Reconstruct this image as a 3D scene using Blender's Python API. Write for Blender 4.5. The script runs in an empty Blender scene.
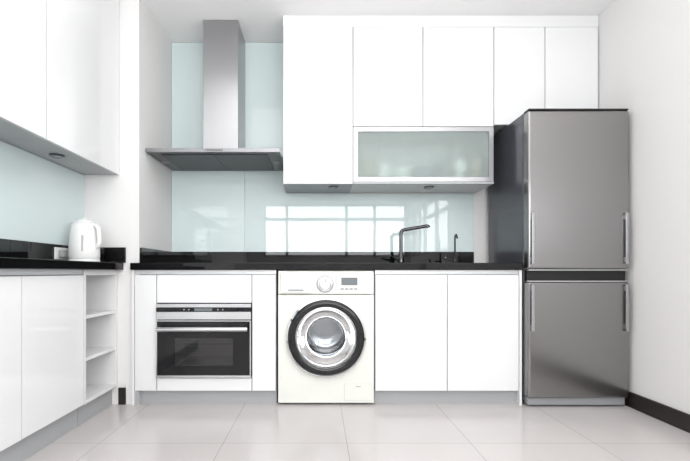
import bpy, bmesh, math
from mathutils import Vector, Matrix
S=bpy.context.scene
C=S.collection
W={}
# ---------------------------------------------------------------- materials
def mat(name,col,rough=0.5,metal=0.0,coat=0.0,spec=0.5,noise=0.0,nscale=(8,8,8),bump=0.0,emit=None,es=0.0,trans=0.0,ior=1.45,rnoise=0.0,aniso=0.0):
    m=bpy.data.materials.new(name); m.use_nodes=True
    nt=m.node_tree; b=nt.nodes['Principled BSDF']
    b.inputs['Base Color'].default_value=(*col,1)
    b.inputs['Roughness'].default_value=rough
    b.inputs['Metallic'].default_value=metal
    b.inputs['Specular IOR Level'].default_value=spec
    b.inputs['Coat Weight'].default_value=coat
    b.inputs['Coat Roughness'].default_value=0.03
    b.inputs['Transmission Weight'].default_value=trans
    b.inputs['IOR'].default_value=ior
    if aniso:
        b.inputs['Anisotropic'].default_value=aniso
        tg=nt.nodes.new('ShaderNodeTangent'); tg.direction_type='RADIAL'; tg.axis='Z'
        nt.links.new(tg.outputs[0],b.inputs['Tangent'])
    if emit:
        b.inputs['Emission Color'].default_value=(*emit,1); b.inputs['Emission Strength'].default_value=es
    tc=nt.nodes.new('ShaderNodeTexCoord'); mp=nt.nodes.new('ShaderNodeMapping')
    mp.inputs['Scale'].default_value=nscale
    n=nt.nodes.new('ShaderNodeTexNoise'); n.inputs['Scale'].default_value=1.0; n.inputs['Detail'].default_value=3
    nt.links.new(tc.outputs['Object'],mp.inputs[0]); nt.links.new(mp.outputs[0],n.inputs['Vector'])
    r=nt.nodes.new('ShaderNodeMapRange')
    r.inputs['To Min'].default_value=1-noise; r.inputs['To Max'].default_value=1+noise
    nt.links.new(n.outputs['Fac'],r.inputs['Value'])
    mx=nt.nodes.new('ShaderNodeVectorMath'); mx.operation='SCALE'
    mx.inputs[0].default_value=col
    nt.links.new(r.outputs[0],mx.inputs['Scale']); nt.links.new(mx.outputs[0],b.inputs['Base Color'])
    if rnoise:
        r2=nt.nodes.new('ShaderNodeMapRange'); r2.inputs['To Min'].default_value=max(0,rough-rnoise); r2.inputs['To Max'].default_value=rough+rnoise
        nt.links.new(n.outputs['Fac'],r2.inputs['Value']); nt.links.new(r2.outputs[0],b.inputs['Roughness'])
    if bump:
        bp=nt.nodes.new('ShaderNodeBump'); bp.inputs['Strength'].default_value=bump; bp.inputs['Distance'].default_value=0.002
        nt.links.new(n.outputs['Fac'],bp.inputs['Height']); nt.links.new(bp.outputs[0],b.inputs['Normal'])
    return m
M={}
M['wall']=mat('wall_paint',(0.79,0.782,0.775),0.7,noise=0.01,nscale=(30,30,30),bump=0.05)
M['ceil']=mat('ceiling_paint',(0.93,0.93,0.93),0.8,noise=0.01)
M['gloss']=mat('white_gloss_lacquer',(0.79,0.795,0.80),0.06,noise=0.004,nscale=(2,2,2))
M['matt']=mat('white_melamine',(0.74,0.74,0.74),0.45,noise=0.01)
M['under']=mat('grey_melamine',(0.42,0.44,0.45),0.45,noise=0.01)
M['kick']=mat('grey_plinth',(0.40,0.41,0.42),0.4,noise=0.02)
M['rail']=mat('pale_aluminium_rail',(0.62,0.63,0.64),0.35,metal=0.4,noise=0.02)
M['black']=mat('black_granite_polish',(0.004,0.004,0.0045),0.03,noise=0.3,nscale=(200,200,200),spec=0.45)
M['bboard']=mat('black_baseboard',(0.018,0.014,0.013),0.35,noise=0.2)
M['splash']=mat('pale_teal_glass',(0.655,0.755,0.75),0.012,noise=0.004,nscale=(1,1,1),ior=1.5,spec=0.55)
M['steel']=mat('brushed_steel',(0.42,0.42,0.43),0.30,metal=1.0,noise=0.03,nscale=(3,3,400),rnoise=0.03,aniso=0.7)
M['fridge']=mat('brushed_dark_steel',(0.285,0.28,0.28),0.24,metal=1.0,noise=0.03,nscale=(2,2,300),rnoise=0.012,aniso=0.8)
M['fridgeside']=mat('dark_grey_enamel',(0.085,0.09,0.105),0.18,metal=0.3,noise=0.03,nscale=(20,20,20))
M['silver']=mat('satin_silver',(0.68,0.69,0.70),0.22,metal=1.0,noise=0.02)
M['handle']=mat('satin_grey_handle',(0.42,0.42,0.43),0.3,metal=1.0,noise=0.02)
M['chrome']=mat('chrome',(0.8,0.8,0.82),0.06,metal=1.0,noise=0.01)
M['dchrome']=mat('dark_chrome',(0.22,0.22,0.23),0.12,metal=1.0,noise=0.02)
M['tap']=mat('gunmetal_tap',(0.075,0.075,0.08),0.12,metal=1.0,noise=0.02)
M['canopy_edge']=mat('hood_edge_steel',(0.30,0.30,0.31),0.3,metal=1.0,noise=0.03)
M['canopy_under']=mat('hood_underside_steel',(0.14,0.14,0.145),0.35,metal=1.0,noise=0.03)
M['filter']=mat('hood_mesh_filter',(0.075,0.075,0.08),0.4,metal=0.9,noise=0.35,nscale=(300,40,40),bump=0.4)
M['bplast']=mat('black_plastic',(0.01,0.01,0.011),0.15,noise=0.1)
M['bglass']=mat('black_glass',(0.006,0.006,0.007),0.03,noise=0.1)
M['grey']=mat('grey_plastic',(0.3,0.31,0.32),0.35,noise=0.03)
M['lgrey']=mat('light_grey_plastic',(0.5,0.5,0.49),0.35,noise=0.03)
M['wm']=mat('white_appliance_enamel',(0.74,0.745,0.70),0.22,noise=0.01)
M['wplast']=mat('white_plastic',(0.74,0.74,0.725),0.22,noise=0.01)
M['kplast']=mat('kettle_white_plastic',(0.80,0.80,0.79),0.3,noise=0.01)
M['lcd']=mat('display_glass',(0.17,0.19,0.20),0.1,noise=0.05)
M['rubber']=mat('grey_rubber',(0.10,0.10,0.11),0.5,noise=0.05)
M['china']=mat('glazed_china',(0.8,0.8,0.78),0.2,noise=0.02)
M['amber']=mat('amber_glaze',(0.42,0.36,0.29),0.3,noise=0.1)
M['blueglaze']=mat('blue_grey_glaze',(0.28,0.31,0.33),0.3,noise=0.1)
M['cavity']=mat('oven_enamel',(0.03,0.03,0.033),0.35,noise=0.1)
M['rack']=mat('oven_rack_steel',(0.25,0.25,0.25),0.3,metal=1.0,noise=0.05)
M['frame']=mat('window_frame_white',(0.42,0.42,0.42),0.4,noise=0.01)
M['lens']=mat('lamp_lens',(0.35,0.35,0.36),0.2,noise=0.02)
M['frost']=mat('frosted_glass',(0.82,0.90,0.88),0.34,trans=0.82,ior=1.2,noise=0.01)
# clear glass sheet (thin)
def clear(name,tint,refl=0.12,gr=0.02):
    m=bpy.data.materials.new(name); m.use_nodes=True; nt=m.node_tree
    for n in list(nt.nodes): nt.nodes.remove(n)
    o=nt.nodes.new('ShaderNodeOutputMaterial'); t=nt.nodes.new('ShaderNodeBsdfTransparent'); g=nt.nodes.new('ShaderNodeBsdfGlossy')
    t.inputs[0].default_value=(*tint,1); g.inputs['Roughness'].default_value=gr
    f=nt.nodes.new('ShaderNodeFresnel'); f.inputs[0].default_value=1.5
    a=nt.nodes.new('ShaderNodeMath'); a.operation='ADD'; a.use_clamp=True; a.inputs[1].default_value=refl
    x=nt.nodes.new('ShaderNodeMixShader')
    nt.links.new(f.outputs[0],a.inputs[0]); nt.links.new(a.outputs[0],x.inputs[0]); nt.links.new(t.outputs[0],x.inputs[1]); nt.links.new(g.outputs[0],x.inputs[2]); nt.links.new(x.outputs[0],o.inputs[0])
    return m
M['doorglass']=clear('washer_door_glass',(0.72,0.75,0.77),0.05)
M['ovenglass']=clear('oven_door_glass',(0.45,0.45,0.46),0.03)
# drum
def drum_mat():
    m=mat('perforated_drum_steel',(0.55,0.55,0.56),0.22,metal=1.0); nt=m.node_tree; b=nt.nodes['Principled BSDF']
    tc=nt.nodes.new('ShaderNodeTexCoord'); v=nt.nodes.new('ShaderNodeTexVoronoi'); v.inputs['Scale'].default_value=80; v.inputs['Randomness'].default_value=0.3
    c=nt.nodes.new('ShaderNodeValToRGB'); c.color_ramp.elements[0].position=0.12; c.color_ramp.elements[0].color=(0.08,0.08,0.08,1); c.color_ramp.elements[1].position=0.30; c.color_ramp.elements[1].color=(0.45,0.45,0.46,1)
    nt.links.new(tc.outputs['Object'],v.inputs['Vector']); nt.links.new(v.outputs['Distance'],c.inputs[0]); nt.links.new(c.outputs[0],b.inputs['Base Color'])
    return m
M['drum']=drum_mat()
def floor_mat():
    m=mat('pale_porcelain_tile',(0.6,0.58,0.57),0.20); nt=m.node_tree; b=nt.nodes['Principled BSDF']
    tc=nt.nodes.new('ShaderNodeTexCoord'); mp=nt.nodes.new('ShaderNodeMapping'); mp.inputs['Location'].default_value=(0.46,0.58,0)
    br=nt.nodes.new('ShaderNodeTexBrick'); br.offset=0; br.squash=1
    br.inputs['Scale'].default_value=1; br.inputs['Mortar Size'].default_value=0.002; br.inputs['Mortar Smooth'].default_value=0.3
    br.inputs['Brick Width'].default_value=0.6; br.inputs['Row Height'].default_value=0.6
    br.inputs['Color1'].default_value=(0.56,0.53,0.522,1); br.inputs['Color2'].default_value=(0.575,0.545,0.535,1); br.inputs['Mortar'].default_value=(0.36,0.335,0.33,1)
    n=nt.nodes.new('ShaderNodeTexNoise'); n.inputs['Scale'].default_value=3; n.inputs['Detail'].default_value=6
    r=nt.nodes.new('ShaderNodeMapRange'); r.inputs['To Min'].default_value=0.94; r.inputs['To Max'].default_value=1.05
    s=nt.nodes.new('ShaderNodeVectorMath'); s.operation='SCALE'
    nt.links.new(tc.outputs['Object'],mp.inputs[0]); nt.links.new(mp.outputs[0],br.inputs['Vector']); nt.links.new(tc.outputs['Object'],n.inputs['Vector'])
    nt.links.new(n.outputs['Fac'],r.inputs['Value']); nt.links.new(br.outputs['Color'],s.inputs[0]); nt.links.new(r.outputs[0],s.inputs['Scale']); nt.links.new(s.outputs[0],b.inputs['Base Color'])
    return m
M['floor']=floor_mat()
# ---------------------------------------------------------------- mesh helpers
def reg(ob,parent,origin):
    C.objects.link(ob); W[ob.name]=Vector(origin)
    if parent is not None:
        ob.parent=parent; ob.location=Vector(origin)-W[parent.name]
    else: ob.location=origin
    return ob
def empty(name,loc,label,cat,group=None):
    e=bpy.data.objects.new(name,None); e.empty_display_size=0.05
    reg(e,None,Vector(loc)); e['label']=label; e['category']=cat
    if group: e['group']=group
    return e
def sub(name,loc,parent):
    e=bpy.data.objects.new(name,None); e.empty_display_size=0.05
    return reg(e,parent,Vector(loc))
def mesh(name,verts,faces,m,parent=None,bevel=0.0,seg=2,smooth=False,label=None,cat=None,kind=None,group=None,origin=None,sharp=35):
    vs=[Vector(v) for v in verts]
    if origin is None:
        lo=Vector([min(v[i] for v in vs) for i in range(3)]); hi=Vector([max(v[i] for v in vs) for i in range(3)])
        origin=(lo+hi)/2
        if parent is None: origin.z=lo.z
    origin=Vector(origin)
    me=bpy.data.meshes.new(name); me.from_pydata([tuple(v-origin) for v in vs],[],faces); me.update()
    bm=bmesh.new(); bm.from_mesh(me); bmesh.ops.recalc_face_normals(bm,faces=bm.faces); bm.to_mesh(me); bm.free()
    me.materials.append(M[m])
    ob=bpy.data.objects.new(name,me)
    if smooth:
        me.shade_smooth(); me.set_sharp_from_angle(angle=math.radians(sharp))
    if bevel:
        b=ob.modifiers.new('bevel','BEVEL'); b.width=bevel; b.segments=seg; b.limit_method='ANGLE'; b.angle_limit=math.radians(40)
        me.shade_smooth(); b.harden_normals=True
        if smooth: me.set_sharp_from_angle(angle=math.radians(sharp))
    reg(ob,parent,origin)
    if label: ob['label']=label
    if cat: ob['category']=cat
    if kind: ob['kind']=kind
    if group: ob['group']=group
    return ob
def bx(b,off=0):
    x0,x1,y0,y1,z0,z1=b
    v=[(x0,y0,z0),(x1,y0,z0),(x1,y1,z0),(x0,y1,z0),(x0,y0,z1),(x1,y0,z1),(x1,y1,z1),(x0,y1,z1)]
    f=[(0,3,2,1),(4,5,6,7),(0,1,5,4),(1,2,6,5),(2,3,7,6),(3,0,4,7)]
    return v,[tuple(i+off for i in q) for q in f]
def boxes(name,bl,m,parent=None,**k):
    V=[];F=[]
    for b in bl:
        v,f=bx(b,len(V)); V+=v; F+=f
    return mesh(name,V,F,m,parent,**k)
def box(name,x0,x1,y0,y1,z0,z1,m,parent=None,**k): return boxes(name,[(x0,x1,y0,y1,z0,z1)],m,parent,**k)
def prism(name,pts,h0,h1,axis,m,parent=None,**k):
    n=len(pts); V=[]
    for h in (h0,h1):
        for a,b in pts: V.append((a,b,h) if axis=='Z' else (a,h,b))
    F=[tuple(range(n)),tuple(range(n,2*n))]+[(i,(i+1)%n,n+(i+1)%n,n+i) for i in range(n)]
    return mesh(name,V,F,m,parent,**k)
def lathe(name,prof,c,m,parent=None,axis='Z',n=48,sharp=35,**k):
    V=[];F=[];idx=[]
    for r,h in prof:
        if r<1e-6:
            idx.append([len(V)]); p=(0,0,h); V.append(p)
        else:
            idx.append(list(range(len(V),len(V)+n)))
            for i in range(n):
                a=2*math.pi*i/n; V.append((r*math.cos(a),r*math.sin(a),h))
    for a,b in zip(idx[:-1],idx[1:]):
        for i in range(n):
            j=(i+1)%n
            if len(a)==1 and len(b)==1: continue
            if len(a)==1: F.append((a[0],b[i],b[j]))
            elif len(b)==1: F.append((a[i],a[j],b[0]))
            else: F.append((a[i],a[j],b[j],b[i]))
    if axis=='Y': V=[(x,z,y) for x,y,z in V]
    if axis=='X': V=[(z,x,y) for x,y,z in V]
    V=[(v[0]+c[0],v[1]+c[1],v[2]+c[2]) for v in V]
    return mesh(name,V,F,m,parent,smooth=True,sharp=sharp,**k)
def tube(name,pts,r,m,parent=None,n=16,**k):
    pts=[Vector(p) for p in pts]; rs=r if isinstance(r,(list,tuple)) else [r]*len(pts)
    V=[];F=[]; up=None
    for i,p in enumerate(pts):
        t=(pts[min(i+1,len(pts)-1)]-pts[max(i-1,0)]).normalized()
        if up is None:
            up=Vector((0,0,1)) if abs(t.z)<0.9 else Vector((1,0,0))
        up=(up-t*up.dot(t)).normalized(); s=t.cross(up)
        for j in range(n):
            a=2*math.pi*j/n; V.append(p+(up*math.cos(a)+s*math.sin(a))*rs[i])
    for i in range(len(pts)-1):
        for j in range(n):
            F.append((i*n+j,i*n+(j+1)%n,(i+1)*n+(j+1)%n,(i+1)*n+j))
    F.append(tuple(range(n))); F.append(tuple(range((len(pts)-1)*n,len(pts)*n)))
    return mesh(name,V,F,m,parent,smooth=True,sharp=60,**k)
def arc(p0,p1,p2,n=8):
    p0,p1,p2=map(Vector,(p0,p1,p2))
    return [(1-t)**2*p0+2*t*(1-t)*p1+t*t*p2 for t in [i/n for i in range(n+1)]]
# ---------------------------------------------------------------- room
XL,XR,YB,YR,ZC=-1.478,1.925,0.0,-5.5,2.59
XC,YC=-1.124,-0.585
K=dict(kind='structure')
fl=box('floor',-1.6,2.05,-5.62,0.12,-0.1,0,'floor',origin=(0,0,0),**K)
box('ceiling',-1.6,2.05,-5.62,0.12,ZC,ZC+0.1,'ceil',**K)
box('wall_back',XC,2.05,0,0.12,0,ZC,'wall',**K)
box('wall_left',-1.6,XL,-5.5,YC,0,ZC,'wall',**K)
SY0,SY1,SZ0,SZ1=-5.3,-3.0,1.14,2.08
boxes('wall_right',[(XR,2.05,SY1,0,0,ZC),(XR,2.05,-5.5,SY0,0,ZC),(XR,2.05,SY0,SY1,0,SZ0),(XR,2.05,SY0,SY1,SZ1,ZC)],'wall',**K)
box('wall_column',-1.6,XC,YC,0.12,0,ZC,'wall',**K)
WX0,WX1,WZ0,WZ1=-1.15,1.86,1.14,2.26
boxes('wall_rear',[(-1.6,2.05,-5.62,-5.5,0,WZ0),(-1.6,2.05,-5.62,-5.5,WZ1,ZC),(-1.6,WX0,-5.62,-5.5,WZ0,WZ1),(WX1,2.05,-5.62,-5.5,WZ0,WZ1)],'wall',**K)
wf=[(WX0,WX1,-5.58,-5.53,WZ0,WZ0+0.05),(WX0,WX1,-5.58,-5.53,WZ1-0.05,WZ1),(WX0,WX1,-5.58,-5.53,1.90,1.97)]
for x in (WX0,-0.68,0.57,1.16,WX1-0.05): wf.append((x,x+0.055,-5.58,-5.53,WZ0,WZ1))
boxes('window_1',wf,'frame',**K)
wf=[(1.96,2.01,SY0,SY1,SZ0,SZ0+0.05),(1.96,2.01,SY0,SY1,SZ1-0.05,SZ1),(1.96,2.01,SY0,SY1,1.78,1.84)]
for y in (SY0,-4.55,-3.8,SY1-0.07): wf.append((1.96,2.01,y,y+0.07,SZ0,SZ1))
boxes('added_side_window',wf,'frame',**K)  # unseen window added for its splashback reflection and the fridge gradient
box('baseboard_right',XR-0.014,XR,-5.5,-0.02,0,0.094,'bboard',bevel=0.002,**K)
box('baseboard_column',-1.250,-1.205,YC-0.012,YC,0,0.105,'bboard',bevel=0.002,**K)
box('trim_1',-0.240,XR-0.002,-0.347,-0.003,2.510,ZC-0.001,'gloss',**K)
# ---------------------------------------------------------------- splashbacks
box('glass_splashback',XC+0.002,-0.562,-0.010,-0.001,0.985,ZC-0.002,'splash',bevel=0.001,label='pale teal glossy glass wall panel behind the cooker hood',cat='splashback')
prism('glass_splashback',[(-0.559,0.985),(1.192,0.985),(1.192,1.431),(-0.244,1.431),(-0.244,ZC-0.002),(-0.559,ZC-0.002)],-0.010,-0.001,'Y','splash',label='pale teal glossy glass splashback above the black worktop reflecting windows',cat='splashback')
box('glass_splashback',XL+0.001,XL+0.010,-2.6,YC-0.002,0.985,1.438,'splash',bevel=0.001,label='pale teal glass splashback beneath the wall cabinets beside the kettle',cat='splashback')
# ---------------------------------------------------------------- worktops
wt=empty('worktop',(0.05,-0.3,0.843),'polished black granite worktop over oven, washer and sink cabinets','worktop')
prism('slab',[(-1.165,-0.622),(1.272,-0.622),(1.272,-0.002),(XC+0.001,-0.002),(XC+0.001,YC-0.002),(-1.165,YC-0.002)],0.843,0.887,'Z','black',wt,bevel=0.003)
boxes('upstand',[(XC+0.002,1.192,-0.020,-0.002,0.887,0.984)],'black',wt,bevel=0.0015)
boxes('upstand',[(XC+0.001,XC+0.018,-0.58,-0.021,0.887,0.984)],'black',wt,bevel=0.0015)
wl=empty('worktop',(-1.34,-1.5,0.843),'polished black granite worktop along the side wall under the kettle','worktop')
box('slab',XL+0.001,-1.220,-2.55,YC-0.002,0.843,0.887,'black',wl,bevel=0.003)
boxes('upstand',[(XL+0.001,XL+0.018,-2.55,YC-0.003,0.887,0.984)],'black',wl,bevel=0.0015)
boxes('upstand',[(XL+0.019,-1.205,YC-0.018,YC-0.002,0.8875,0.984)],'black',wl,bevel=0.0015)
# ---------------------------------------------------------------- base cabinets (back run)
YF=-0.605
def door(name,x0,x1,z0,z1,parent,yf=YF,t=0.018,g=0.0024,m='gloss',**k):
    return box(name,x0+g,x1-g,yf,yf+t,z0+g,z1-g,m,parent,bevel=0.0015,**k)
oc=empty('oven_cabinet',(-0.70,-0.3,0),'white high gloss base cabinet housing the built-in oven','cabinet')
boxes('body',[(-1.120,-1.010,-0.584,-0.03,0.087,0.842),(-0.408,-0.262,-0.584,-0.03,0.087,0.842),(-1.010,-0.408,-0.584,-0.03,0.087,0.170),(-1.010,-0.408,-0.584,-0.03,0.650,0.842),(-1.010,-0.408,-0.04,-0.03,0.17,0.65)],'under',oc)
boxes('side_panel',[(-1.162,-1.145,-0.605,YC-0.002,0.0,0.842)],'gloss',oc)
door('filler_panel',-1.144,-1.006,0.087,0.813,oc)
door('filler_panel',-0.412,-0.262,0.087,0.813,oc)
door('top_panel',-1.006,-0.412,0.636,0.813,oc)
door('bottom_panel',-1.006,-0.412,0.087,0.170,oc)
box('handle_rail',-1.144,-0.262,-0.596,-0.585,0.815,0.842,'rail',oc)
box('plinth',-1.119,-0.262,-0.565,-0.55,0,0.086,'kick',oc)
box('plinth',-1.144,-1.120,-0.598,-0.588,0,0.086,'kick',oc)
# oven
ov=empty('oven',(-0.709,-0.35,0.172),'built-in compact oven with silver control panel and black glass door','oven')
boxes('body',[(-1.000,-0.99,-0.60,-0.10,0.175,0.635),(-0.42,-0.412-0.004,-0.60,-0.10,0.175,0.635),(-0.99,-0.42,-0.60,-0.10,0.175,0.185),(-0.99,-0.42,-0.60,-0.10,0.60,0.635),(-0.99,-0.42,-0.11,-0.10,0.185,0.60)],'cavity',ov)
ox0,ox1=-1.003,-0.415
box('trim_strip',ox0,ox1,-0.622,-0.607,0.610,0.632,'silver',ov,bevel=0.002)
box('control_panel',ox0,ox1,-0.622,-0.607,0.584,0.609,'bglass',ov,bevel=0.001)
box('trim_strip',ox0,ox1,-0.622,-0.607,0.535,0.583,'silver',ov,bevel=0.002)
box('display',-0.765,-0.655,-0.6228,-0.6215,0.588,0.605,'lcd',ov)
for x in (-0.83,-0.80,-0.62,-0.59):
    lathe('button',[(0.0,-0.002),(0.004,-0.002),(0.005,0.0)],(x,-0.622,0.597),'grey',ov,axis='Y',n=20)
od=sub('door',(-0.709,-0.615,0.18),ov)
boxes('door_frame',[(ox0,ox1,-0.625,-0.607,0.176,0.190),(ox0,ox0+0.007,-0.625,-0.607,0.190,0.530),(ox1-0.007,ox1,-0.625,-0.607,0.190,0.530),(ox0+0.007,ox1-0.007,-0.625,-0.607,0.524,0.530)],'silver',od)
wx0,wx1,wz0,wz1=-0.89,-0.525,0.250,0.42
a,b=ox0+0.0075,ox1-0.0075
boxes('glass_surround',[(a,wx0,-0.625,-0.607,0.191,0.523),(wx1,b,-0.625,-0.607,0.191,0.523),(wx0,wx1,-0.625,-0.607,0.191,wz0),(wx0,wx1,-0.625,-0.607,wz1,0.523)],'bglass',od)
box('window_pane',wx0,wx1,-0.622,-0.618,wz0,wz1,'ovenglass',od)
tube('handle',[(-0.985,-0.662,0.480),(-0.432,-0.662,0.480)],0.0145,'silver',od)
for x in (-0.955,-0.46): tube('handle_post',[(x,-0.625,0.480),(x,-0.662,0.480)],0.007,'silver',od)
rk=[]
for z in (0.30,0.38):
    rk+=[(-0.985,-0.425,-0.56+i*0.05,-0.557+i*0.05,z,z+0.004) for i in range(8)]
boxes('rack',rk,'rack',ov)
# sink cabinet
sc=empty('sink_cabinet',(0.81,-0.3,0),'white high gloss handleless two-door base cabinet under the tap','cabinet')
box('body',0.356,1.252,-0.584,-0.03,0.087,0.842,'under',sc)
door('door',0.356,0.806,0.087,0.813,sc); door('door',0.806,1.254,0.087,0.813,sc)
box('side_panel',1.255,1.270,-0.607,-0.03,0.0,0.842,'gloss',sc)
box('handle_rail',0.356,1.254,-0.596,-0.585,0.815,0.842,'rail',sc)
box('plinth',0.356,1.254,-0.565,-0.55,0,0.086,'kick',sc)
# ---------------------------------------------------------------- washing machine
wm=empty('washing_machine',(0.05,-0.33,0),'white front-loading washing machine with chrome-rimmed black door','washing machine')
x0,x1,zt=-0.248,0.348,0.838
cx,cz=0.050,0.424; RH=0.20
boxes('body',[(x0,x0+0.01,-0.59,-0.06,0.015,zt),(x1-0.01,x1,-0.59,-0.06,0.015,zt),(x0+0.01,x1-0.01,-0.59,-0.06,zt-0.01,zt),(x0+0.01,x1-0.01,-0.59,-0.06,0.015,0.025),(x0+0.01,x1-0.01,-0.07,-0.06,0.025,zt-0.01)],'wm',wm)
n=64; V=[];F=[]
zb,zp=0.015,0.688
for y in (-0.605,-0.590):
    for i in range(n):
        a=2*math.pi*i/n; V.append((cx+RH*math.cos(a),y,cz+RH*math.sin(a)))
    for i in range(n):
        a=2*math.pi*i/n; c,s=math.cos(a),math.sin(a)
        ts=[]
        if c>1e-6: ts.append((x1-cx)/c)
        if c<-1e-6: ts.append((x0-cx)/c)
        if s>1e-6: ts.append((zp-cz)/s)
        if s<-1e-6: ts.append((zb-cz)/s)
        t=min(ts); V.append((cx+t*c,y,cz+t*s))
for base in (n,3*n):
    for (X,Z) in ((x0,zb),(x1,zb),(x0,zp),(x1,zp)):
        k=min(range(n),key=lambda i:(V[base+i][0]-X)**2+(V[base+i][2]-Z)**2); V[base+k]=(X,V[base+k][1],Z)
for i in range(n):
    j=(i+1)%n
    F.append((i,j,n+j,n+i)); F.append((2*n+i,2*n+j,3*n+j,3*n+i)); F.append((i,j,2*n+j,2*n+i)); F.append((n+i,n+j,3*n+j,3*n+i))
mesh('front_panel',V,F,'wm',wm)
box('control_panel',x0,x1,-0.612,-0.590,0.692,zt,'wm',wm,bevel=0.006,seg=3)
box('detergent_drawer',-0.232,-0.035,-0.622,-0.612,0.700,0.825,'wplast',wm,bevel=0.004)
box('drawer_grip',-0.185,-0.09,-0.6235,-0.6215,0.712,0.722,'grey',wm)
lathe('knob',[(0.046,0.0),(0.046,-0.004),(0.036,-0.006),(0.035,-0.026),(0.031,-0.030),(0,-0.030)],(0.044,-0.612,0.755),'silver',wm,axis='Y')
lathe('knob_bezel',[(0.047,-0.001),(0.053,-0.001),(0.053,-0.003),(0.047,-0.004)],(0.044,-0.612,0.755),'grey',wm,axis='Y')
box('knob_marker',0.042,0.046,-0.6435,-0.6415,0.768,0.784,'bplast',wm)
box('display',0.145,0.245,-0.6145,-0.612,0.748,0.795,'lcd',wm,bevel=0.001)
for i in range(4): box('button',0.140+i*0.028,0.160+i*0.028,-0.6155,-0.612,0.720,0.729,'grey',wm,bevel=0.001)
lathe('power_button',[(0.013,0.0),(0.013,-0.004),(0,-0.004)],(0.305,-0.612,0.755),'silver',wm,axis='Y',n=24)
for i in range(7):
    z=0.718+i*0.0125
    box('program_mark',0.106,0.120,-0.6128,-0.6118,z,z+0.003,'grey',wm)
wd=sub('door',(cx,-0.62,cz),wm)
lathe('chrome_ring',[(0.236,-0.606),(0.247,-0.607),(0.250,-0.618),(0.245,-0.634),(0.236,-0.638),(0.232,-0.63)],(cx,0,cz),'chrome',wd,axis='Y',n=96)
lathe('black_ring',[(0.233,-0.606),(0.233,-0.633),(0.220,-0.640),(0.200,-0.640),(0.188,-0.634),(0.188,-0.61)],(cx,0,cz),'bplast',wd,axis='Y',n=96)
lathe('inner_ring',[(0.189,-0.61),(0.189,-0.637),(0.184,-0.640),(0.178,-0.632),(0.174,-0.60)],(cx,0,cz),'silver',wd,axis='Y',n=96)
lathe('door_glass',[(0.176,-0.625),(0.168,-0.605),(0.160,-0.58),(0.150,-0.555),(0.135,-0.53),(0.112,-0.508),(0.08,-0.492),(0.04,-0.483),(0,-0.480)],(cx,0,cz),'doorglass',wd,axis='Y',n=64)
box('door_handle',cx+0.198,cx+0.226,-0.646,-0.640,cz-0.045,cz+0.045,'bplast',wd,bevel=0.002)
lathe('door_seal',[(0.199,-0.60),(0.190,-0.585),(0.178,-0.56),(0.180,-0.53),(0.195,-0.51),(0.199,-0.505)],(cx,0,cz),'rubber',wm,axis='Y',n=64)
lathe('drum',[(0.200,-0.50),(0.230,-0.49),(0.232,-0.36),(0.220,-0.33),(0.190,-0.318),(0.180,-0.305),(0.150,-0.300),(0.140,-0.312),(0.110,-0.315),(0.09,-0.302),(0.05,-0.300),(0.0,-0.299)],(cx,0,cz),'drum',wm,axis='Y',n=64,sharp=60)
for k in range(3):
    a=math.radians(90+120*k+25); c,s=math.cos(a),math.sin(a)
    V=[]
    for (r,w) in ((0.230,0.038),(0.165,0.012)):
        for y in (-0.485 if r>0.2 else -0.455,-0.336):
            for sg in (-1,1): V.append((cx+c*r-s*w*sg,y,cz+s*r+c*w*sg))
    F=[(0,1,3,2),(4,5,7,6),(0,1,5,4),(2,3,7,6),(0,2,6,4),(1,3,7,5)]
    mesh('drum_paddle',V,F,'silver',wm,bevel=0.008,seg=3)
box('filter_flap_gap',0.1635,0.3365,-0.6055,-0.6045,0.0285,0.1335,'lgrey',wm)
box('filter_flap',0.165,0.335,-0.608,-0.6056,0.030,0.132,'wm',wm,bevel=0.001)
box('flap_grip',0.235,0.265,-0.6092,-0.6078,0.114,0.119,'grey',wm)
for x in (-0.20,0.30):
    for y in (-0.55,-0.12): lathe('foot',[(0,0),(0.022,0),(0.022,0.008),(0.012,0.010),(0.012,0.016),(0,0.016)],(x,y,0),'rubber',wm,n=20)
# ---------------------------------------------------------------- left base cabinets
XF=-1.258
def sdoor(name,y0,y1,z0,z1,parent,xf=XF,t=0.018,g=0.0026): return box(name,xf-t,xf,y0+g,y1-g,z0+g,z1-g,'gloss',parent,bevel=0.0015)
lc=empty('base_cabinet',(-1.37,-1.43,0),'white high gloss handleless base cabinet along the side wall','cabinet')
box('body',XL+0.012,XF-0.019,-1.90,-0.963,0.115,0.842,'under',lc)
sdoor('door',-1.428,-0.961,0.115,0.815,lc); sdoor('door',-1.895,-1.428,0.115,0.815,lc)
box('handle_rail',XF-0.018,XF-0.008,-1.895,-0.962,0.817,0.842,'rail',lc)
box('plinth',-1.305,-1.292,-1.895,-0.962,0,0.114,'kick',lc)
lc2=empty('base_cabinet',(-1.37,-2.2,0),'white high gloss base cabinet at the end of the side run','cabinet')
box('body',XL+0.012,XF-0.019,-2.53,-1.902,0.115,0.842,'under',lc2)
sdoor('door',-2.53,-1.897,0.115,0.815,lc2)
box('handle_rail',XF-0.018,XF-0.008,-2.53,-1.897,0.817,0.842,'rail',lc2)
box('plinth',-1.305,-1.292,-2.53,-1.897,0,0.114,'kick',lc2)
sh=empty('open_shelf_unit',(-1.37,-0.78,0),'white open shelf unit with three bays beside the base cabinets','shelf unit')
y0,y1=-0.958,-0.590
boxes('body',[(XL+0.012,XF,y0,y0+0.018,0.115,0.842),(XL+0.012,XF,y1-0.018,y1,0.115,0.842),(XL+0.012,XL+0.02,y0+0.018,y1-0.018,0.115,0.842),(XL+0.02,XF,y0+0.018,y1-0.018,0.115,0.133),(XL+0.02,XF,y0+0.018,y1-0.018,0.812,0.842)],'matt',sh,bevel=0.001)
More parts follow.
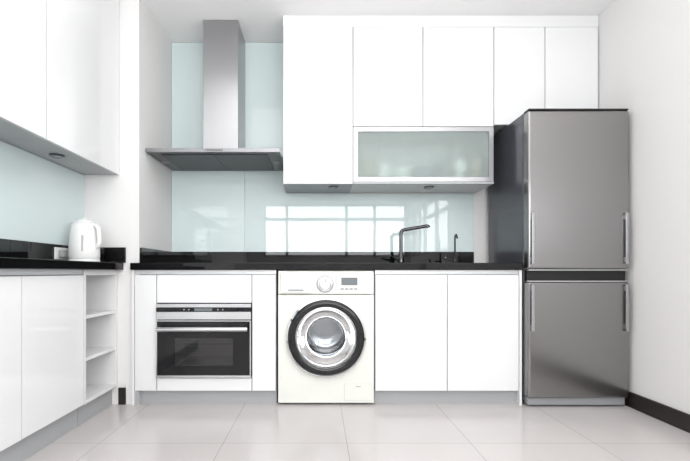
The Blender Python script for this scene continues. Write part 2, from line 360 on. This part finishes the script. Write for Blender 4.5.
for z in (0.345,0.575): box('shelf',XL+0.021,XF-0.004,y0+0.019,y1-0.019,z,z+0.018,'matt',sh,bevel=0.001)
box('plinth',-1.305,-1.292,y0,y1,0,0.114,'kick',sh)
# ---------------------------------------------------------------- left wall cabinets
XU=-1.245
for i,(a,b) in enumerate(((-1.285,-0.588),(-1.985,-1.288),(-2.6,-1.988))):
    u=empty('wall_cabinet',(-1.36,(a+b)/2,1.44),'tall white high gloss handleless wall cabinet above the side worktop','cabinet',group='wall cabinets along the side wall')
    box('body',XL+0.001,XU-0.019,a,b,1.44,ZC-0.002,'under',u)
    sdoor('door',a,b,1.437,ZC-0.004,u,xf=XU)
# ---------------------------------------------------------------- upper cabinets back
YU=-0.350
def udoor(x0,x1,z0,z1,p): return box('door',x0+0.0026,x1-0.0026,YU,YU+0.018,z0+0.002,z1-0.001,'gloss',p,bevel=0.0015)
t=empty('wall_cabinet',(0,-0.17,1.433),'tall white high gloss single-door wall cabinet next to the cooker hood','cabinet')
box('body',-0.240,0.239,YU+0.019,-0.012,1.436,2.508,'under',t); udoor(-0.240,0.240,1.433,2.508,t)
t=empty('wall_cabinet',(0.72,-0.17,1.82),'white high gloss two-door wall cabinet above the frosted glass unit','cabinet')
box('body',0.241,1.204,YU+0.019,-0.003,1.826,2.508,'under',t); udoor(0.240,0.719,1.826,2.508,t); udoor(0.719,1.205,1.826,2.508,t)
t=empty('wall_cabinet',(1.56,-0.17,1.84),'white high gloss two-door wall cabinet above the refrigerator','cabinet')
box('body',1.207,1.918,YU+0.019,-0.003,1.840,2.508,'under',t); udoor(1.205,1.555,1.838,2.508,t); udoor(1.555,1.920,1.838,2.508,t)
gc=empty('glass_wall_cabinet',(0.72,-0.17,1.433),'wall cabinet with aluminium-framed frosted glass lift-up door','cabinet')
boxes('body',[(0.241,0.257,YU+0.022,-0.012,1.436,1.824),(1.188,1.204,YU+0.022,-0.012,1.436,1.824),(0.257,1.188,YU+0.022,-0.012,1.436,1.456),(0.257,1.188,YU+0.022,-0.012,1.806,1.824),(0.257,1.188,-0.02,-0.012,1.456,1.806)],'matt',gc)
gd=sub('door',(0.72,YU,1.45),gc)
fx0,fx1,fz0,fz1,fw=0.243,1.202,1.450,1.823,0.030
boxes('door_frame',[(fx0,fx1,YU,YU+0.02,fz0,fz0+fw),(fx0,fx1,YU,YU+0.02,fz1-fw,fz1),(fx0,fx0+fw,YU,YU+0.02,fz0+fw,fz1-fw),(fx1-fw,fx1,YU,YU+0.02,fz0+fw,fz1-fw)],'handle',gd)
box('frosted_pane',fx0+fw,fx1-fw,YU+0.007,YU+0.011,fz0+fw,fz1-fw,'frost',gd)
box('bottom_lip',0.241,1.204,YU,YU+0.02,1.434,1.448,'under',gc)
# crockery in the frosted unit
def cup(x,y,r,h,m,lab,nm,cat):
    z=1.457
    return lathe(nm,[(0,0),(r*0.6,0),(r*0.65,0.004),(r,h*0.6),(r,h),(r-0.004,h),(r-0.005,h*0.6),(r*0.55,0.008),(0,0.008)],(x,y,z),m,n=32,label=lab,cat=cat)
cup(0.35,-0.265,0.048,0.16,'amber','brownish glazed mug behind frosted glass','mug','mug')
cup(0.46,-0.26,0.044,0.13,'china','white china mug behind frosted glass','mug','mug')
cup(0.59,-0.25,0.065,0.10,'china','white china bowl behind frosted glass','bowl','bowl')
cup(0.75,-0.245,0.078,0.11,'blueglaze','blue-grey glazed bowl behind frosted glass','bowl','bowl')
cup(0.89,-0.26,0.047,0.15,'grey','grey tumbler behind frosted glass','tumbler','cup')
cup(1.00,-0.26,0.047,0.15,'china','white tall cup behind frosted glass','cup','cup')
cup(1.11,-0.265,0.044,0.17,'amber','tan tall cup behind frosted glass','cup','cup')
# under-cabinet lights
def spot(x,y,z,lab,g=None):
    e=empty('downlight',(x,y,z-0.012),lab,'light',g)
    lathe('housing',[(0,0),(0.036,0),(0.036,-0.010),(0.026,-0.012),(0.024,-0.008),(0.0,-0.008)],(x,y,z-0.0005),'dchrome',e,n=32)
    lathe('lens',[(0,-0.0085),(0.0235,-0.0085),(0.0235,-0.0105),(0,-0.0105)],(x,y,z-0.0005),'lens',e,n=24)
spot(0.11,-0.24,1.436,'small round chrome downlight under the wall cabinets','downlights under the wall cabinets')
spot(0.79,-0.24,1.436,'small round chrome downlight under the wall cabinets','downlights under the wall cabinets')
spot(-1.36,-1.03,1.440,'small round chrome downlight under the side wall cabinet')
# ---------------------------------------------------------------- hood
hd=empty('cooker_hood',(-0.68,-0.25,1.60),'stainless steel chimney cooker hood with thin flat canopy','cooker hood')
hx0,hx1,hy0=-1.118,-0.246,-0.50
zb=1.608
V=[(hx0,hy0,zb),(hx1,hy0,zb),(hx1,-0.012,zb),(hx0,-0.012,zb),
   (hx0,hy0,1.634),(hx1,hy0,1.634),(hx1,-0.012,1.634),(hx0,-0.012,1.634),
   (-0.83,-0.32,1.676),(-0.528,-0.32,1.676),(-0.528,-0.012,1.676),(-0.83,-0.012,1.676)]
F=[(0,3,2,1),(0,1,5,4),(1,2,6,5),(2,3,7,6),(3,0,4,7),(4,5,9,8),(5,6,10,9),(6,7,11,10),(7,4,8,11),(8,9,10,11)]
mesh('canopy',V,F,'canopy_edge',hd,bevel=0.002)
box('underside_panel',hx0+0.008,hx1-0.008,hy0+0.008,-0.014,zb-0.003,zb-0.0005,'canopy_under',hd)
box('chimney',-0.801,-0.557,-0.30,-0.012,1.677,ZC-0.002,'steel',hd,bevel=0.0025)
for a in (-1.035,-0.680): 
    box('filter',a,a+0.350,-0.46,-0.05,zb-0.008,zb-0.0035,'filter',hd,bevel=0.001)
for x in (-1.077,-0.287): lathe('lamp',[(0,-0.004),(0.026,-0.004),(0.030,0)],(x,-0.25,zb-0.0035),'lens',hd,n=24)
box('switch_panel',-0.74,-0.62,hy0-0.0012,hy0,1.614,1.628,'dchrome',hd)
for i in range(5): lathe('button',[(0,-0.002),(0.003,-0.002),(0.0035,0)],(-0.72+i*0.02,hy0-0.0012,1.621),'bplast',hd,axis='Y',n=12)
# ---------------------------------------------------------------- fridge
fr=empty('refrigerator',(1.588,-0.35,0),'tall two-door stainless steel fridge freezer with dark grey sides','refrigerator')
gx0,gx1=1.279,1.897
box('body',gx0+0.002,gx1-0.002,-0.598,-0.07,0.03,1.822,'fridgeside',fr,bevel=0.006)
fd=box('door',gx0,gx1,-0.668,-0.604,0.846,1.815,'fridge',fr,bevel=0.014,seg=4)
fd2=box('door',gx0,gx1,-0.668,-0.604,0.060,0.770,'fridge',fr,bevel=0.014,seg=4)
box('top_cap',gx0+0.004,gx1-0.004,-0.664,-0.60,1.8155,1.827,'bplast',fr,bevel=0.003)
box('door_gasket',gx0+0.006,gx1-0.006,-0.604,-0.598,0.08,1.81,'rubber',fr)
box('middle_trim',gx0+0.008,gx1-0.008,-0.640,-0.604,0.777,0.838,'bplast',fr)
box('door_lip',gx0+0.004,gx1-0.004,-0.666,-0.640,0.839,0.8455,'silver',fr,bevel=0.001)
box('door_lip',gx0+0.004,gx1-0.004,-0.666,-0.640,0.7705,0.777,'silver',fr,bevel=0.001)
box('kick_plate',gx0+0.01,gx1-0.01,-0.64,-0.598,0.012,0.056,'grey',fr,bevel=0.003)
for x in (gx0+0.05,gx1-0.05):
    for y in (-0.56,-0.12): lathe('foot',[(0,0),(0.02,0),(0.02,0.012),(0.012,0.014),(0.012,0.032),(0,0.032)],(x,y,0),'bplast',fr,n=20)
def handle(x,z0,z1,dr):
    h=sub('handle',(x,-0.68,(z0+z1)/2),dr)
    box('grip',x-0.009,x+0.009,-0.688,-0.678,z0,z1,'handle',h,bevel=0.003,seg=3)
    for z in (z0+0.025,z1-0.025): box('mount',x-0.007,x+0.007,-0.679,-0.6675,z-0.015,z+0.015,'handle',h,bevel=0.002)
for x in (gx0+0.022,gx1-0.026):
    handle(x,0.88,1.19,fd); handle(x,0.47,0.755,fd2)
# ---------------------------------------------------------------- taps
tp=empty('mixer_tap',(0.598,-0.2,0.887),'dark chrome single-lever mixer tap standing on the black worktop','tap')
lathe('base',[(0,0),(0.027,0),(0.027,0.008),(0.022,0.012),(0.022,0.07),(0.019,0.075),(0,0.075)],(0.598,-0.2,0.887),'tap',tp,n=32)
tube('spout',[(0.598,-0.2,0.960),(0.598,-0.2,1.105)]+arc((0.598,-0.2,1.105),(0.598,-0.2,1.130),(0.622,-0.204,1.134),6)[1:]+[(0.770,-0.226,1.158)]+arc((0.770,-0.226,1.158),(0.787,-0.228,1.161),(0.79,-0.229,1.146),5)[1:],0.0125,'tap',tp)
tube('lever',[(0.575,-0.205,0.925),(0.552,-0.21,0.93),(0.515,-0.225,0.945)],[0.011,0.008,0.006],'tap',tp)
t2=empty('water_filter_tap',(0.987,-0.2,0.887),'small slender dark chrome tap beside the mixer','tap')
lathe('base',[(0,0),(0.018,0),(0.018,0.006),(0.010,0.012),(0.010,0.035),(0,0.035)],(0.987,-0.2,0.887),'tap',t2,n=24)
tube('spout',[(0.987,-0.2,0.92),(0.987,-0.2,1.075)]+arc((0.987,-0.2,1.075),(0.987,-0.205,1.10),(0.985,-0.235,1.098),5)[1:]+[(0.983,-0.262,1.07)],0.006,'tap',t2)
tube('lever',[(0.977,-0.2,0.912),(0.945,-0.2,0.918)],0.005,'tap',t2)
sd=empty('soap_dispenser',(0.905,-0.2,0.887),'short dark chrome soap dispenser on the worktop','soap dispenser')
lathe('base',[(0,0),(0.016,0),(0.016,0.018),(0.007,0.022),(0.007,0.045),(0,0.045)],(0.905,-0.2,0.887),'tap',sd,n=24)
tube('nozzle',[(0.905,-0.2,0.93),(0.905,-0.25,0.932)],0.005,'tap',sd)
# ---------------------------------------------------------------- kettle
kx,ky,kz=-1.346,-0.80,0.887
kt=empty('kettle',(kx,ky,kz),'white plastic electric kettle on its base on the worktop','kettle')
lathe('power_base',[(0,0),(0.080,0),(0.082,0.006),(0.078,0.016),(0,0.016)],(kx,ky,kz),'kplast',kt,n=40)
lathe('body',[(0,0.017),(0.077,0.017),(0.081,0.03),(0.080,0.09),(0.073,0.17),(0.064,0.215),(0.056,0.226),(0,0.226)],(kx,ky,kz),'kplast',kt,n=48,sharp=60)
lathe('lid',[(0,0.227),(0.052,0.227),(0.049,0.236),(0.032,0.244),(0.010,0.246),(0.009,0.254),(0,0.255)],(kx,ky,kz),'kplast',kt,n=40,sharp=60)
V=[(kx-0.054,ky-0.03,kz+0.165),(kx-0.054,ky+0.03,kz+0.165),(kx-0.056,ky+0.026,kz+0.223),(kx-0.056,ky-0.026,kz+0.223),(kx-0.072,ky,kz+0.178),(kx-0.090,ky,kz+0.226)]
mesh('spout',V,[(0,1,2,3),(0,3,5,4),(1,4,5,2),(2,5,3),(0,4,1)],'kplast',kt,bevel=0.003)
tube('handle',[(kx+0.054,ky-0.01,kz+0.205)]+arc((kx+0.068,ky-0.015,kz+0.209),(kx+0.092,ky-0.02,kz+0.203),(kx+0.094,ky-0.02,kz+0.165),6)+arc((kx+0.096,ky-0.02,kz+0.13),(kx+0.097,ky-0.02,kz+0.095),(kx+0.074,ky-0.012,kz+0.085),6),0.013,'kplast',kt)
box('water_gauge',kx+0.024,kx+0.034,ky-0.0765,ky-0.066,kz+0.06,kz+0.15,'lgrey',kt,bevel=0.002)
# socket
so=empty('power_socket',(XL+0.019,-0.82,0.90),'white power socket with plug mounted on the black upstand','socket')
box('plate',XL+0.0185,XL+0.027,-0.90,-0.775,0.900,0.968,'wplast',so,bevel=0.003)
box('plug',XL+0.0275,XL+0.055,-0.875,-0.835,0.913,0.953,'grey',so,bevel=0.004)
# ---------------------------------------------------------------- lights
def area(name,loc,rot,sx,sy,p,col=(1,1,1),spread=math.pi):
    l=bpy.data.lights.new(name,'AREA'); l.shape='RECTANGLE'; l.size=sx; l.size_y=sy; l.energy=p; l.color=col; l.spread=spread
    o=bpy.data.objects.new(name,l); C.objects.link(o); o.location=loc; o.rotation_euler=rot; return o
area('window_daylight',((WX0+WX1)/2,-5.70,(WZ0+WZ1)/2),(math.radians(90),0,0),3.1,1.25,116,(0.97,0.985,1.0))
area('added_side_daylight',(2.12,(SY0+SY1)/2,(SZ0+SZ1)/2),(math.radians(90),0,math.radians(90)),2.4,1.05,60,(0.97,0.985,1.0))  # added daylight for the invented side window, grades the fridge steel
area('overhead_fill',(0.25,-1.9,ZC-0.02),(0,0,0),2.2,1.3,14,(1,0.985,0.97))  # added fill panel to brighten the room, no ceiling fitting stands here
area('ceiling_bounce_fill',(0.25,-3.0,1.9),(math.radians(180),0,0),2.2,2.6,42,(1,0.99,0.98))  # unseen fill added to bounce soft light off the ceiling, no real lamp
w=bpy.data.worlds.new('world'); S.world=w; w.use_nodes=True
w.node_tree.nodes['Background'].inputs[0].default_value=(0.9,0.95,1,1); w.node_tree.nodes['Background'].inputs[1].default_value=1.0
# ---------------------------------------------------------------- camera
cd=bpy.data.cameras.new('camera'); co=bpy.data.objects.new('camera',cd); C.objects.link(co); S.camera=co
cd.sensor_width=36; cd.lens=36*415/690; cd.shift_x=(345-318)/690; cd.shift_y=(272-230.5)/690
co.location=(0,-3.192,0.83); co.rotation_euler=(math.radians(90),0,0); cd.clip_start=0.02
S.view_settings.view_transform='Standard'
